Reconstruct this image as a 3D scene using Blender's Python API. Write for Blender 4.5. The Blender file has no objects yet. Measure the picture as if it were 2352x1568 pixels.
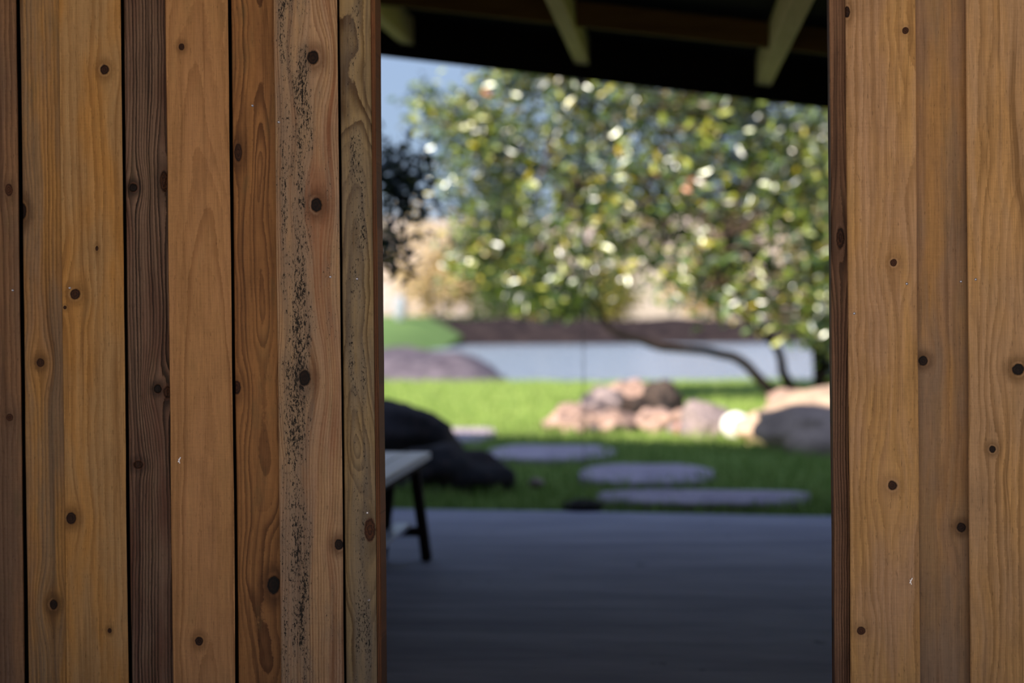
import bpy, bmesh, math, random
import numpy as np
from mathutils import Vector, Matrix, noise as mnoise

R = math.radians
scene = bpy.context.scene
COL = scene.collection

# ------------------------------------------------------------------ camera
cam_d = bpy.data.cameras.new('camera')
cam = bpy.data.objects.new('camera', cam_d)
COL.objects.link(cam)
scene.camera = cam
psi, th, rho = R(6.55), R(0.45), R(-0.55)
r_ = Vector((math.cos(psi), math.sin(psi), 0))
f_ = Vector((-math.sin(psi), math.cos(psi), 0))
u_ = Vector((0, 0, 1))
f2 = math.cos(th) * f_ - math.sin(th) * u_
u2 = math.cos(th) * u_ + math.sin(th) * f_
r3 = math.cos(rho) * r_ + math.sin(rho) * u2
u3 = -math.sin(rho) * r_ + math.cos(rho) * u2
cam.matrix_world = Matrix(((r3.x, u3.x, -f2.x, 0), (r3.y, u3.y, -f2.y, 0), (r3.z, u3.z, -f2.z, 1.163), (0, 0, 0, 1)))
cam_d.sensor_width = 36
cam_d.lens = 50
cam_d.shift_y = -43.3 / 2352
cam_d.clip_start = 0.05
cam_d.clip_end = 1000
cam_d.dof.use_dof = True
cam_d.dof.focus_distance = 3.28
cam_d.dof.aperture_fstop = 1.55

# ------------------------------------------------------------------ light and exposure
SUN_AZ, SUN_EL = R(30), R(32)
wd = bpy.data.worlds.new('sky')
scene.world = wd
wd.use_nodes = True
nt = wd.node_tree
nt.nodes.clear()
wtc = nt.nodes.new('ShaderNodeTexCoord')
wsx = nt.nodes.new('ShaderNodeSeparateXYZ'); nt.links.new(wtc.outputs['Generated'], wsx.inputs[0])
wr = nt.nodes.new('ShaderNodeValToRGB'); nt.links.new(wsx.outputs[2], wr.inputs[0])      # clear air: pale at the horizon, deeper blue overhead
e_ = wr.color_ramp.elements
e_[0].position = 0.0; e_[0].color = (0.46, 0.55, 0.66, 1)
e_[1].position = 1.0; e_[1].color = (0.25, 0.36, 0.74, 1)
for p_, c_ in ((0.12, (0.34, 0.46, 0.64, 1)), (0.45, (0.28, 0.40, 0.72, 1))):
    q_ = e_.new(p_); q_.color = c_
wn = nt.nodes.new('ShaderNodeTexNoise'); wn.inputs['Scale'].default_value = 3.2; wn.inputs['Detail'].default_value = 5
wmp = nt.nodes.new('ShaderNodeMapping'); wmp.inputs['Scale'].default_value = (1, 1, 2.6)
nt.links.new(wtc.outputs['Generated'], wmp.inputs[0]); nt.links.new(wmp.outputs[0], wn.inputs['Vector'])
wm = nt.nodes.new('ShaderNodeMapRange'); wm.inputs[1].default_value = 0.50; wm.inputs[2].default_value = 0.75; wm.inputs[4].default_value = 0.5
nt.links.new(wn.outputs[0], wm.inputs[0])
sky = nt.nodes.new('ShaderNodeMix'); sky.data_type = 'RGBA'; sky.inputs[7].default_value = (0.66, 0.70, 0.76, 1)
nt.links.new(wm.outputs[0], sky.inputs[0]); nt.links.new(wr.outputs[0], sky.inputs[6])
bg = nt.nodes.new('ShaderNodeBackground')
bg.inputs['Strength'].default_value = 1.0
wo = nt.nodes.new('ShaderNodeOutputWorld')
nt.links.new(sky.outputs[2], bg.inputs[0])
nt.links.new(bg.outputs[0], wo.inputs[0])

sun_d = bpy.data.lights.new('sun', 'SUN')
sun_d.energy = 10.5
sun_d.color = (1.0, 0.92, 0.80)
sun_d.angle = R(0.6)
sun = bpy.data.objects.new('sun', sun_d)
COL.objects.link(sun)
sd = Vector((math.sin(SUN_AZ) * math.cos(SUN_EL), math.cos(SUN_AZ) * math.cos(SUN_EL), -math.sin(SUN_EL)))
sun.rotation_euler = sd.to_track_quat('-Z', 'Y').to_euler()
sun.location = (-8, -14, 10)

vs = scene.view_settings
vs.view_transform = 'Standard'
vs.look = 'None'
vs.gamma = 1
vs.use_curve_mapping = False
vs.exposure = 0.2
scene.cycles.use_denoising = True
scene.cycles.max_bounces = 8
scene.cycles.sample_clamp_indirect = 6

# ------------------------------------------------------------------ helpers
def tag(o, label=None, cat=None, group=None, kind=None):
    if label: o['label'] = label
    if cat: o['category'] = cat
    if group: o['group'] = group
    if kind: o['kind'] = kind
    return o

def empty(name, loc=(0, 0, 0), rz=0):
    o = bpy.data.objects.new(name, None)
    o.empty_display_size = 0.1
    COL.objects.link(o)
    o.location = loc
    o.rotation_euler = (0, 0, rz)
    return o

def link(name, me, mat=None, parent=None, loc=(0, 0, 0), smooth=False):
    o = bpy.data.objects.new(name, me)
    COL.objects.link(o)
    if mat and len(me.materials) == 0: me.materials.append(mat)
    if parent: o.parent = parent
    o.location = loc
    if smooth:
        me.polygons.foreach_set('use_smooth', [True] * len(me.polygons))
    return o

def mesh_py(name, v, f):
    me = bpy.data.meshes.new(name)
    me.from_pydata(v, [], f)
    me.update()
    return me

class MB:
    """collects boxes and tubes into one mesh"""
    def __init__(s): s.v, s.f = [], []
    def box(s, x0, x1, y0, y1, z0, z1):
        return s.hexa([(x0, y0, z0), (x1, y0, z0), (x1, y1, z0), (x0, y1, z0), (x0, y0, z1), (x1, y0, z1), (x1, y1, z1), (x0, y1, z1)])
    def hexa(s, p):
        b = len(s.v); s.v += [tuple(q) for q in p]
        for f in ((3, 2, 1, 0), (4, 5, 6, 7), (0, 1, 5, 4), (1, 2, 6, 5), (2, 3, 7, 6), (3, 0, 4, 7)):
            s.f.append([b + i for i in f])
        return s
    def prism(s, poly, y0, y1):      # polygon in xz extruded along y
        b = len(s.v); n = len(poly)
        s.v += [(x, y0, z) for x, z in poly] + [(x, y1, z) for x, z in poly]
        s.f.append([b + i for i in range(n)]); s.f.append([b + n + i for i in reversed(range(n))])
        for i in range(n):
            j = (i + 1) % n
            s.f.append([b + j, b + i, b + n + i, b + n + j])
        return s
    def bar(s, a, b_, w, d, up=(0, 1, 0)):
        a, b_ = Vector(a), Vector(b_)
        t = (b_ - a).normalized(); u = Vector(up); n = t.cross(u).normalized(); u = n.cross(t).normalized()
        p = []
        for c in (a, b_):
            for i, j in ((-1, -1), (1, -1), (1, 1), (-1, 1)):
                p.append(c + n * (w / 2 * i) + u * (d / 2 * j))
        return s.hexa(p)
    def tube(s, pts, rad, seg=8):
        pts = [Vector(p) for p in pts]; n = len(pts); b = len(s.v)
        ref = Vector((0.3, 0.9, 0.1))
        for i, p in enumerate(pts):
            t = (pts[min(i + 1, n - 1)] - pts[max(i - 1, 0)]).normalized()
            a = t.cross(ref).normalized(); c = t.cross(a)
            for k in range(seg):
                an = 2 * math.pi * k / seg
                s.v.append(tuple(p + (a * math.cos(an) + c * math.sin(an)) * rad[i]))
        for i in range(n - 1):
            for k in range(seg):
                k2 = (k + 1) % seg
                s.f.append([b + i * seg + k, b + i * seg + k2, b + (i + 1) * seg + k2, b + (i + 1) * seg + k])
        s.f.append([b + k for k in reversed(range(seg))]); s.f.append([b + (n - 1) * seg + k for k in range(seg)])
        return s
    def build(s, name, mat, parent=None, bevel=0, loc=(0, 0, 0), smooth=False):
        me = mesh_py(name, s.v, s.f)
        bm = bmesh.new(); bm.from_mesh(me)
        bmesh.ops.recalc_face_normals(bm, faces=bm.faces)
        if bevel:
            bmesh.ops.bevel(bm, geom=[e for e in bm.edges], offset=bevel, segments=1, affect='EDGES')
        bm.to_mesh(me); bm.free()
        return link(name, me, mat, parent, loc, smooth)

def smooth_path(pts, n=5):
    P = [Vector(p) for p in pts]; out = []
    for i in range(len(P) - 1):
        p0, p1, p2, p3 = P[max(i - 1, 0)], P[i], P[i + 1], P[min(i + 2, len(P) - 1)]
        for k in range(n):
            t = k / n
            out.append(0.5 * ((2 * p1) + (p2 - p0) * t + (2 * p0 - 5 * p1 + 4 * p2 - p3) * t * t + (3 * p1 - p0 - 3 * p2 + p3) * t ** 3))
    out.append(P[-1])
    return out

# ---- node expression builder
class S:
    def __init__(s, t, sock): s.t, s.k = t, sock
    def _m(s, op, *a, clamp=False):
        n = s.t.nodes.new('ShaderNodeMath'); n.operation = op; n.use_clamp = clamp
        for i, q in enumerate((s,) + a):
            if isinstance(q, S): s.t.links.new(q.k, n.inputs[i])
            else: n.inputs[i].default_value = q
        return S(s.t, n.outputs[0])
    def __add__(s, o): return s._m('ADD', o)
    __radd__ = __add__
    def __sub__(s, o): return s._m('SUBTRACT', o)
    def __rsub__(s, o): return (s * -1.0) + o
    def __mul__(s, o): return s._m('MULTIPLY', o)
    __rmul__ = __mul__
    def __truediv__(s, o): return s._m('DIVIDE', o)
    def sq(s): return s._m('MULTIPLY', s)
    def sqrt(s): return s._m('SQRT')
    def exp(s): return s._m('EXPONENT')
    def fract(s): return s._m('FRACT')
    def floor(s): return s._m('FLOOR')
    def abs(s): return s._m('ABSOLUTE')
    def max(s, o): return s._m('MAXIMUM', o)
    def min(s, o): return s._m('MINIMUM', o)
    def clamp(s): return s._m('ADD', 0.0, clamp=True)
    def step(s, a, b):              # smoothstep a..b -> 0..1 (a may exceed b)
        n = s.t.nodes.new('ShaderNodeMapRange'); n.interpolation_type = 'SMOOTHSTEP'
        s.t.links.new(s.k, n.inputs[0])
        if a < b: v = (a, b, 0, 1)
        else: v = (b, a, 1, 0)
        for i in range(4): n.inputs[i + 1].default_value = v[i]
        return S(s.t, n.outputs[0])

class Mat:
    def __init__(s, name):
        s.m = bpy.data.materials.new(name); s.m.use_nodes = True
        s.t = s.m.node_tree; s.n = s.t.nodes
        s.b = s.n['Principled BSDF']; s.out = s.n['Material Output']
        c = s.n.new('ShaderNodeTexCoord'); s.coord = c.outputs['Object']
        x = s.n.new('ShaderNodeSeparateXYZ'); s.t.links.new(s.coord, x.inputs[0])
        s.x, s.y, s.z = (S(s.t, x.outputs[i]) for i in range(3))
    def vec(s, *a):
        n = s.n.new('ShaderNodeCombineXYZ')
        for i, q in enumerate(a):
            if isinstance(q, S): s.t.links.new(q.k, n.inputs[i])
            else: n.inputs[i].default_value = q
        return n.outputs[0]
    def noise(s, x, y, z, scale=1.0, detail=2.0, rough=0.5):
        n = s.n.new('ShaderNodeTexNoise')
        s.t.links.new(s.vec(x, y, z), n.inputs['Vector'])
        n.inputs['Scale'].default_value = scale; n.inputs['Detail'].default_value = detail; n.inputs['Roughness'].default_value = rough
        return S(s.t, n.outputs[0])
    def mix(s, fac, a, b, mode='MIX'):
        n = s.n.new('ShaderNodeMix'); n.data_type = 'RGBA'; n.blend_type = mode
        for sock, q in ((n.inputs[0], fac), (n.inputs[6], a), (n.inputs[7], b)):
            if isinstance(q, S): s.t.links.new(q.k, sock)
            elif isinstance(q, bpy.types.NodeSocket): s.t.links.new(q, sock)
            elif isinstance(q, (int, float)): sock.default_value = q
            else: sock.default_value = (*q, 1)
        return n.outputs[2]
    def scale(s, col, f):
        n = s.n.new('ShaderNodeVectorMath'); n.operation = 'SCALE'
        s.t.links.new(col, n.inputs[0])
        s.t.links.new(f.k, n.inputs['Scale'])
        return n.outputs[0]
    def color(s, c):
        if isinstance(c, bpy.types.NodeSocket): s.t.links.new(c, s.b.inputs['Base Color'])
        else: s.b.inputs['Base Color'].default_value = (*c, 1)
        return s
    def rough(s, r, spec=0.3):
        if isinstance(r, S): s.t.links.new(r.k, s.b.inputs['Roughness'])
        else: s.b.inputs['Roughness'].default_value = r
        s.b.inputs['Specular IOR Level'].default_value = spec
        return s
    def bump(s, h, dist=0.001, strength=1.0):
        n = s.n.new('ShaderNodeBump'); n.inputs['Distance'].default_value = dist; n.inputs['Strength'].default_value = strength
        s.t.links.new(h.k, n.inputs['Height']); s.t.links.new(n.outputs[0], s.b.inputs['Normal'])
        return s

def lin(r, g, b):
    return tuple(((c / 255) / 12.92 if c / 255 <= 0.04045 else ((c / 255 + 0.055) / 1.055) ** 2.4) for c in (r, g, b))

# ------------------------------------------------------------------ wood
def wood(name, seed, light, late, tint, freq=95, xc=0.25, y0=0.0, s=0.0, z0=1.0, warp=0.02, knots=(), contrast=0.7,
         tint_amt=0.6, mold=None, ribbed=0.0, fib=0.7, grey=0.0, stain=None, wz=1.6, streaks=0.6, green=0.25, pore=0.35):
    """annual rings of a sawn board: distance to the pith, bent around the knots"""
    light, late, tint = ((c[0], c[1] * 1.04, c[2] * 1.04) for c in (light, late, tint))
    contrast = min(1.0, contrast * 1.3); streaks = min(1, streaks * 1.2)
    m = Mat(name)
    x, z = m.x, m.z
    lo = m.noise(x * 4 + seed, z * wz, seed * 1.7, 1, 2.5, 0.45)      # slow wander of the grain
    mid = m.noise(x * 30 + seed, z * 9, seed * 2.3, 1, 2, 0.5)
    rag = m.noise(x * 130 + seed, z * 130, seed * 2.9, 1, 2, 0.6)
    X = x + (lo - 0.5) * warp
    core = ring_k = halo = cm = lip = None
    for k, (kx, kz, rx, rz, dark, spread) in enumerate(knots):
        dx = x - kx; dz = z - kz
        e = ((dx / (rx * (1.6 + 1.7 * spread))).sq() + (dz / (rz * (2.2 + 3.4 * spread))).sq())
        e = (e * -1.0).exp()
        X = X - dx * e * (0.97 * min(spread, 1)) + e * (rx * 0.25 * (1 if k % 2 else -1))
        K = ((dx / rx).sq() + (dz / rz).sq()).sqrt() + (mid - 0.5) * 0.55 + (rag - 0.5) * 0.30
        c = K.step(1.10, 0.80)
        h = K.step(3.2, 0.95) * min(dark * 0.7 + 0.35, 1)
        l = K.step(0.85, 1.10) * K.step(1.5, 1.15)
        dk = ((rag * 0.8 + mid * 0.6 - 0.2).step(0.35, 0.65) * 0.5 - 0.25) * (1.2 - dark) + dark + (K.step(0.55, 0.95) * 0.25 - 0.1)
        core = c * dk if core is None else core.max(c * dk)
        cm = c if cm is None else cm.max(c)
        rk = (K * 2.3 + (rag - 0.5) * 0.5).fract() * c
        ring_k = rk if ring_k is None else ring_k + rk
        halo = h if halo is None else halo.max(h)
        lip = l if lip is None else lip.max(l)
    D = (z - z0) * s + y0 + (lo - 0.5) * (warp * 2.4)
    T = ((X - xc).sq() + D.sq()).sqrt()
    ph = T * freq + (mid - 0.5) * 0.9 + (rag - 0.5) * 0.22
    fr = ph.fract()
    latew = fr.step(0.15, 0.88) * fr.step(1.0, 0.90)
    pr = m.noise(ph * 0.41 + seed, z * 0.6, seed, 1, 1)               # some years stronger than others
    latew = latew * pr.step(0.22, 0.72)
    fibre = m.noise(x * 560 + seed, z * 13, seed, 1, 2, 0.6)
    streak = m.noise(X * 62 + seed, z * 1.1, seed * 3.1, 1, 3, 0.6)
    pale = m.noise(X * 40 + seed * 2, z * 1.6, seed * 4.1, 1, 2, 0.5)
    blotch = m.noise(X * 11 + seed, z * 2.4, seed * 5.3, 1, 3, 0.55)
    dirt = m.noise(x * 16 + seed, z * 5.5, seed * 6.1, 1, 5, 0.65)
    fleck = m.noise(x * 240 + seed, z * 46, seed * 0.7, 1, 2, 0.5)
    saw = m.noise(x * 20, z * 330 + seed, seed, 1, 2)
    col = m.mix(blotch.step(0.38, 0.62) * tint_amt, light, tint)
    col = m.mix(pale.step(0.52, 0.72) * 0.38, col, tuple(min(c * f, 1) for c, f in zip(tint, (1.22, 1.26, 1.36))))
    col = m.mix(latew * contrast, col, late)
    col = m.mix(streak.step(0.52, 0.74) * streaks, col, tuple(c * 0.85 for c in late))
    if green: col = m.mix(dirt.step(0.50, 0.72) * green, col, lin(84, 76, 48))
    if grey: col = m.mix(m.noise(X * 20 + seed, z * 1.9, seed * 2.9, 1, 4, 0.6).step(0.40, 0.60) * grey, col, lin(128, 114, 98))
    if stain:                                                         # red heartwood band
        sx, sw, sc = stain
        bd = (X - sx + (lo - 0.5) * 0.05).abs().step(sw, sw * 0.2) * streak.step(0.35, 0.65) * blotch.step(0.3, 0.6)
        col = m.mix(bd * 0.75, col, sc)
    col = m.mix(fleck.step(0.64, 0.74) * pore, col, tuple(c * 0.22 for c in late))
    if halo is not None:
        col = m.mix(halo * 0.72, col, tuple(c * 0.55 for c in late))
        col = m.mix(lip * mid.step(0.42, 0.6) * 0.4, col, tuple(min(c * 1.1, 1) for c in tint))
        kc = m.mix(ring_k.clamp(), lin(92, 54, 30), lin(46, 23, 12))
        kc = m.mix(core.clamp(), kc, (0.0035, 0.002, 0.0015))
        col = m.mix(cm, col, kc)
    amp = (fibre - 0.5) * fib + (saw - 0.5) * 0.16 + (dirt - 0.5) * 0.75 + (rag - 0.5) * 0.2 + 1.0
    col = m.scale(col, amp)
    if mold:
        mx, mw, amt = mold
        sp = m.noise(x * 290 + seed, z * 105, seed, 1, 4, 0.72)
        pt = m.noise(x * 30 + seed, z * 4.2, seed * 1.3, 1, 3, 0.6)
        band = (x - mx + (lo - 0.5) * 0.03).abs().step(mw, mw * 0.4)
        cover = (pt - 0.5) * 2.0 + band * 0.55 + (amt - 0.5)
        K0 = cm
        col = m.mix(cover.step(0.12, 0.7) * (1.0 - cm) * 0.5, col, lin(128, 116, 102))
        lim = sp + cover * 0.30
        free = 1.0 - K0.max(0.0) if K0 is not None else 1.0
        col = m.mix(lim.step(0.70, 0.80) * free * 0.95, col, (0.004, 0.0035, 0.003))
    m.color(col)
    m.rough(0.62, 0.22)
    hgt = latew * (0.5 + ribbed) + fibre * 0.4 + streak * 0.3
    if halo is not None: hgt = hgt - core * 1.2
    m.bump(hgt, 0.0009 + 0.0022 * ribbed, 0.9)
    return m.m

HONEY, PINK, TAN = lin(196, 140, 84), lin(186, 128, 88), lin(180, 134, 88)
LATE = lin(122, 76, 38)

PROUD, RECESS = 3.300, 3.322
# (key, x0, x1, recessed, material settings, nails)
BOARDS_L = [
 ('Y', -2.01, -1.855, 0, dict(seed=31.3, light=HONEY, late=LATE, tint=PINK), []),
 ('Z', -1.876, -1.721, 1, dict(seed=33.9, light=TAN, late=LATE, tint=PINK), []),
 ('A', -1.74, -1.585, 0, dict(seed=1.3, light=lin(150, 108, 76), late=lin(88, 56, 36), tint=lin(122, 92, 72), freq=80, contrast=0.45, tint_amt=0.9, green=0.4,
     knots=[(0.05, 0.917, .0095, .0095, 0.1, .5), (0.055, 1.47, .010, .016, 0.1, .5)]), [(0.062, 1.226)]),
 ('B', -1.5845, -1.4515, 1, dict(seed=2.7, light=lin(190, 136, 76), late=lin(106, 68, 32), tint=lin(168, 122, 82), freq=105, xc=0.14, contrast=0.6, tint_amt=0.9,
     knots=[(-0.0245, 1.049, .0100, .0110, .5, 1), (0.0005, .457, .0110, .0128, .8, 1), (-0.0675, 1.42, .012, .022, .9, .6)], grey=0.45, green=0.4), []),
 ('C', -1.4766, -1.3209, 0, dict(seed=4.1, light=lin(196, 138, 74), late=lin(134, 86, 40), tint=lin(186, 142, 94), freq=52, xc=0.12, contrast=0.42, tint_amt=0.95, streaks=0.5, warp=0.03,
     knots=[(.037, 1.755, .0120, .0130, .55, .9), (-.044, 1.215, .0137, .0137, .5, .8), (-.061, .672, .0130, .0140, .75, .8), (.033, .401, .005, .006, .5, .7), (.012, 1.325, .0042, .0065, .3, .5), (-.07, 1.183, .005, .005, .4, .4)]), [(-0.057, 1.23)]),
 ('D', -1.3215, -1.1885, 1, dict(seed=5.9, light=lin(136, 104, 84), late=lin(36, 21, 15), tint=lin(104, 64, 48), freq=118, xc=0.11, contrast=1.0, tint_amt=0.8, warp=0.035, ribbed=1.0, wz=1.1, green=0.3,
     knots=[(-0.0465, 1.472, .0105, .0105, 1, .9), (0.0305, 1.487, .0104, .0271, .45, 1), (0.0085, .984, .0095, .0105, 1, .9), (0.0335, .976, .0125, .0167, .2, .9), (-0.0425, .80, .014, .010, .5, .4)]), []),
 ('E', -1.209, -1.054, 0, dict(seed=7.2, light=lin(190, 136, 90), late=lin(140, 92, 54), tint=lin(184, 132, 82), freq=74, xc=0.012, y0=0.06, s=0.06, z0=1.2, contrast=0.6, warp=0.045, wz=1.5, streaks=0.4,
     knots=[(-.038, 1.804, .0073, .0083, .6, .7), (-.011, .379, .0104, .0114, .6, .7)]), []),
 ('F', -1.0535, -.9205, 1, dict(seed=8.8, light=lin(170, 116, 68), late=lin(84, 48, 24), tint=lin(144, 96, 58), freq=105, xc=0.0, y0=0.03, s=-0.06, z0=0.9, contrast=0.75, warp=0.055, wz=2.2, green=0.45,
     knots=[(-0.0525, 1.551, .0100, .0227, .5, 1), (0.0235, .512, .0165, .0250, .95, 1.3), (-0.0625, .986, .0110, .0180, .3, 1)]), [(-0.0155, 1.662)]),
 ('G', -.942, -.788, 0, dict(seed=10.4, light=lin(190, 148, 108), late=lin(124, 78, 48), tint=lin(176, 138, 110), freq=140, xc=0.10, contrast=0.6, tint_amt=0.8, warp=0.03,
     knots=[(.018, 1.769, .0155, .0175, .85, 1), (.021, 1.42, .0138, .0185, .9, 1), (-.011, 1.009, .0145, .0205, .92, 1), (.068, .614, .0110, .0130, .95, .6)],
     mold=(-.034, .056, .56), stain=(.030, .036, lin(150, 94, 62))), [(0.054, 1.249), (-0.067, 1.618)]),
 ('H', -.7885, -.711, 1, dict(seed=12.1, light=lin(172, 140, 96), late=lin(88, 62, 36), tint=lin(152, 128, 94), freq=110, xc=-0.004, y0=0.03, s=0.085, z0=1.15, contrast=0.8, warp=0.05, wz=2.2, grey=0.5, green=0.4,
     knots=[(0.0232, .646, .0142, .0284, .1, 1)], mold=(.0, .032, .40)), [(-0.0018, 1.244), (0.0172, 0.687), (0.0192, 0.479)]),
]
BOARDS_R = [
 ('J', .3565, .412, 1, dict(seed=14.6, light=lin(150, 108, 80), late=lin(74, 48, 34), tint=lin(122, 88, 70), freq=170, xc=0.10, contrast=0.9, ribbed=0.4,
     knots=[(-.007, 1.325, .0100, .030, .3, 1)]), []),
 ('K', .390, .5445, 0, dict(seed=16.3, light=lin(206, 154, 96), late=lin(146, 100, 54), tint=lin(196, 150, 112), freq=62, xc=0.11, y0=0.03, s=0.03, contrast=0.42, warp=0.075, wz=1.9, streaks=0.35, tint_amt=0.9,
     knots=[(.055, 1.789, .0075, .0085, .1, .6), (.025, 1.265, .0085, .0095, .1, 1.6), (.019, .76, .0118, .0128, .15, 1.4), (-.053, .429, .0098, .0098, .15, .9), (-.074, 1.835, .0070, .0145, .6, .6)]), [(0.054, 1.217), (-0.063, 1.151)]),
 ('L', .522, .677, 1, dict(seed=18.5, light=lin(184, 134, 82), late=lin(118, 80, 48), tint=lin(166, 126, 94), freq=48, xc=-0.13, contrast=0.35, tint_amt=1.0, streaks=0.4, warp=0.04,
     knots=[(-.040, 1.042, .0108, .0115, .9, .9), (.042, .663, .0108, .0108, .85, .9)], grey=0.35), [(0.045, 1.221)]),
 ('M', .655, .810, 0, dict(seed=20.2, light=lin(206, 154, 98), late=lin(136, 94, 50), tint=lin(194, 150, 110), freq=60, xc=0.07, y0=0.03, s=0.05, z0=0.7, contrast=0.5, warp=0.11, wz=1.7, tint_amt=0.9,
     knots=[(.031, 1.022, .0140, .0140, .97, 1.5), (-.026, .843, .0080, .0088, .8, .8)]), [(-0.06, 1.225)]),
 ('N', .788, .943, 1, dict(seed=35.1, light=TAN, late=LATE, tint=PINK), []),
 ('O', .92, 1.075, 0, dict(seed=37.7, light=HONEY, late=LATE, tint=PINK), []),
]

m_screw = Mat('galvanised_steel').color(lin(205, 200, 205)).rough(0.3, 0.6); m_screw.b.inputs['Metallic'].default_value = 0.8; m_screw = m_screw.m
mdk = Mat('shade_dark_framing')  # near-black colour deepens the shade in the gaps between boards
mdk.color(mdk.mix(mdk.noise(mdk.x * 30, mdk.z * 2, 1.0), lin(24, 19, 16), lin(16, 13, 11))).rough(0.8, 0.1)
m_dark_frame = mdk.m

def board_mesh(name, w, z0, z1, t, seed, nseg=36, ch=0.0022, uc=0.0):
    """a sawn board: chamfered section, slightly uneven edges and face"""
    prof = [(-w / 2 + ch, 0), (-w / 4, 0), (0, 0), (w / 4, 0), (w / 2 - ch, 0), (w / 2, ch), (w / 2 - uc, t), (-w / 2 + uc, t), (-w / 2, ch)]  # uc cuts the sides back to shape a dark shadow gap
    n = len(prof); v = []; f = []
    for i in range(nseg + 1):
        z = z0 + (z1 - z0) * i / nseg
        el = mnoise.noise((seed, z * 2.3, 0)) * 0.0016 + mnoise.noise((seed, z * 9, 3)) * 0.0006
        er = mnoise.noise((seed + 9, z * 2.3, 0)) * 0.0016 + mnoise.noise((seed + 9, z * 9, 3)) * 0.0006
        cup = mnoise.noise((seed + 4, z * 1.1, 0)) * 0.0015
        for (px, py) in prof:
            a = (px + w / 2) / w
            v.append((px + el * (1 - a) + er * a, py + cup * (1 - (2 * a - 1) ** 2) if py < t else py, z))
    for i in range(nseg):
        for k in range(n):
            k2 = (k + 1) % n
            f.append([i * n + k, i * n + k2, (i + 1) * n + k2, (i + 1) * n + k])
    f.append(list(reversed(range(n)))); f.append([nseg * n + k for k in range(n)])
    me = mesh_py(name, v, f)
    return me

def screw_mesh():
    bm = bmesh.new()
    bmesh.ops.create_cone(bm, cap_ends=True, segments=12, radius1=0.0036, radius2=0.0026, depth=0.0022, matrix=Matrix.Rotation(R(90), 4, 'X'))
    top = [f for f in bm.faces if f.normal.y < -0.9]
    r = bmesh.ops.inset_region(bm, faces=top, thickness=0.0013)
    bmesh.ops.translate(bm, verts=list({v for f in top for v in f.verts}), vec=(0, 0.0010, 0))
    me = bpy.data.meshes.new('screw'); bm.to_mesh(me); bm.free(); me.materials.append(m_screw)
    return me
SCREW = screw_mesh()

def wall_top(x):       # unseen wall top, shaped to set the shadow edge on the lawn
    pts = [(-14, 6.9), (-5.8, 6.8), (-4.6, 5.9), (-3.15, 4.8), (1, 3.9), (9, 3.2)]
    for (a, b), (c, d) in zip(pts, pts[1:]):
        if a <= x <= c: return b + (d - b) * (x - a) / (c - a)
    return 3.2

def make_wall(name, x0, x1, boards, jamb_x):
    poly = [(x0, 0)] + [(x1, 0)]
    xs = [x for x in (-5.8, -4.6, -3.15, 1) if x0 < x < x1]
    top = [(x1, wall_top(x1))] + [(x, wall_top(x)) for x in reversed(xs)] + [(x0, wall_top(x0))]
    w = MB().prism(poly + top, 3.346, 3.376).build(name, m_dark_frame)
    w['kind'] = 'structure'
    for key, a, b, rec, st, nails in boards:
        y = RECESS if rec else PROUD
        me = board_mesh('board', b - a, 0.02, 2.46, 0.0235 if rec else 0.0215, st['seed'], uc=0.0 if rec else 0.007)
        o = link('board', me, wood('board_wood_' + key, **st), w, ((a + b) / 2, y, 0))
        for nx, nz in nails:
            link('screw', SCREW, None, o, (nx, -0.0006, nz))
    return w

wall_l = make_wall('wall_left', -13, -0.712, BOARDS_L, -0.7)
wall_r = make_wall('wall_right', 0.385, 9, BOARDS_R, 0.37)
# plainer boards carry the cladding on beyond both sides
EXTRA = [wood('board_wood_plain', 41.0, HONEY, LATE, PINK, knots=[(.03, .9, .011, .012, .7, .9), (-.03, 1.6, .01, .011, .5, .9)]),
         wood('board_wood_brown', 43.0, TAN, lin(104, 66, 36), lin(160, 118, 84), xc=0.02, y0=.04, s=.05, warp=.04, knots=[(-.03, 1.2, .011, .012, .8, .9)])]
for k in range(8):
    for wl, x in ((wall_r, 1.1305 + 0.133 * k), (wall_l, -2.066 - 0.133 * k)):
        rec = k % 2 == 0
        me = board_mesh('board', 0.155, 0.02, 2.46, 0.0235 if rec else 0.0215, 50.0 + k, uc=0.0 if rec else 0.007)
        link('board', me, EXTRA[(k // 2 + k) % 2], wl, (x, RECESS if rec else PROUD, 0))
# staples left in two of the boards
stm = MB().bar((-.003, -.001, -.006), (.003, -.001, .006), .0022, .0016).bar((.001, -.0008, -.009), (-.002, -.0008, .002), .0016, .0012)
st1 = stm.build('staple', m_screw, wall_l.children[6], loc=(-.054, -.0008, .815))
link('staple', st1.data, None, wall_r.children[1], (.058, -.0008, .545))
# jamb boards lining the opening
jm = wood('jamb_wood', 22.4, lin(126, 78, 46), lin(60, 32, 18), lin(96, 58, 36), freq=240, xc=0.2, contrast=0.8)
jb = link('jamb_board', board_mesh('jamb_board', 0.0105, 0.02, 2.46, 0.064, 23.0, ch=0.0015), jm, wall_l, (-0.7062, 3.318, 0))
jb2 = link('jamb_board', board_mesh('jamb_board', 0.013, 0.02, 2.46, 0.04, 24.0, ch=0.0015), jm, wall_r, (0.3640, 3.345, 0))
# wall over the opening
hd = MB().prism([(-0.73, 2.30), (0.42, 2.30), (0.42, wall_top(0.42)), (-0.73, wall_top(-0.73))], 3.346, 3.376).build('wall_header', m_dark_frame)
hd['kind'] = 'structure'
mh = wood('header_wood', 26.0, HONEY, LATE, PINK, xc=0.2)
MB().box(-0.74, 0.41, 3.322, 3.346, 2.46, 2.60).build('lintel_board', mh, hd, 0.002)

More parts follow.
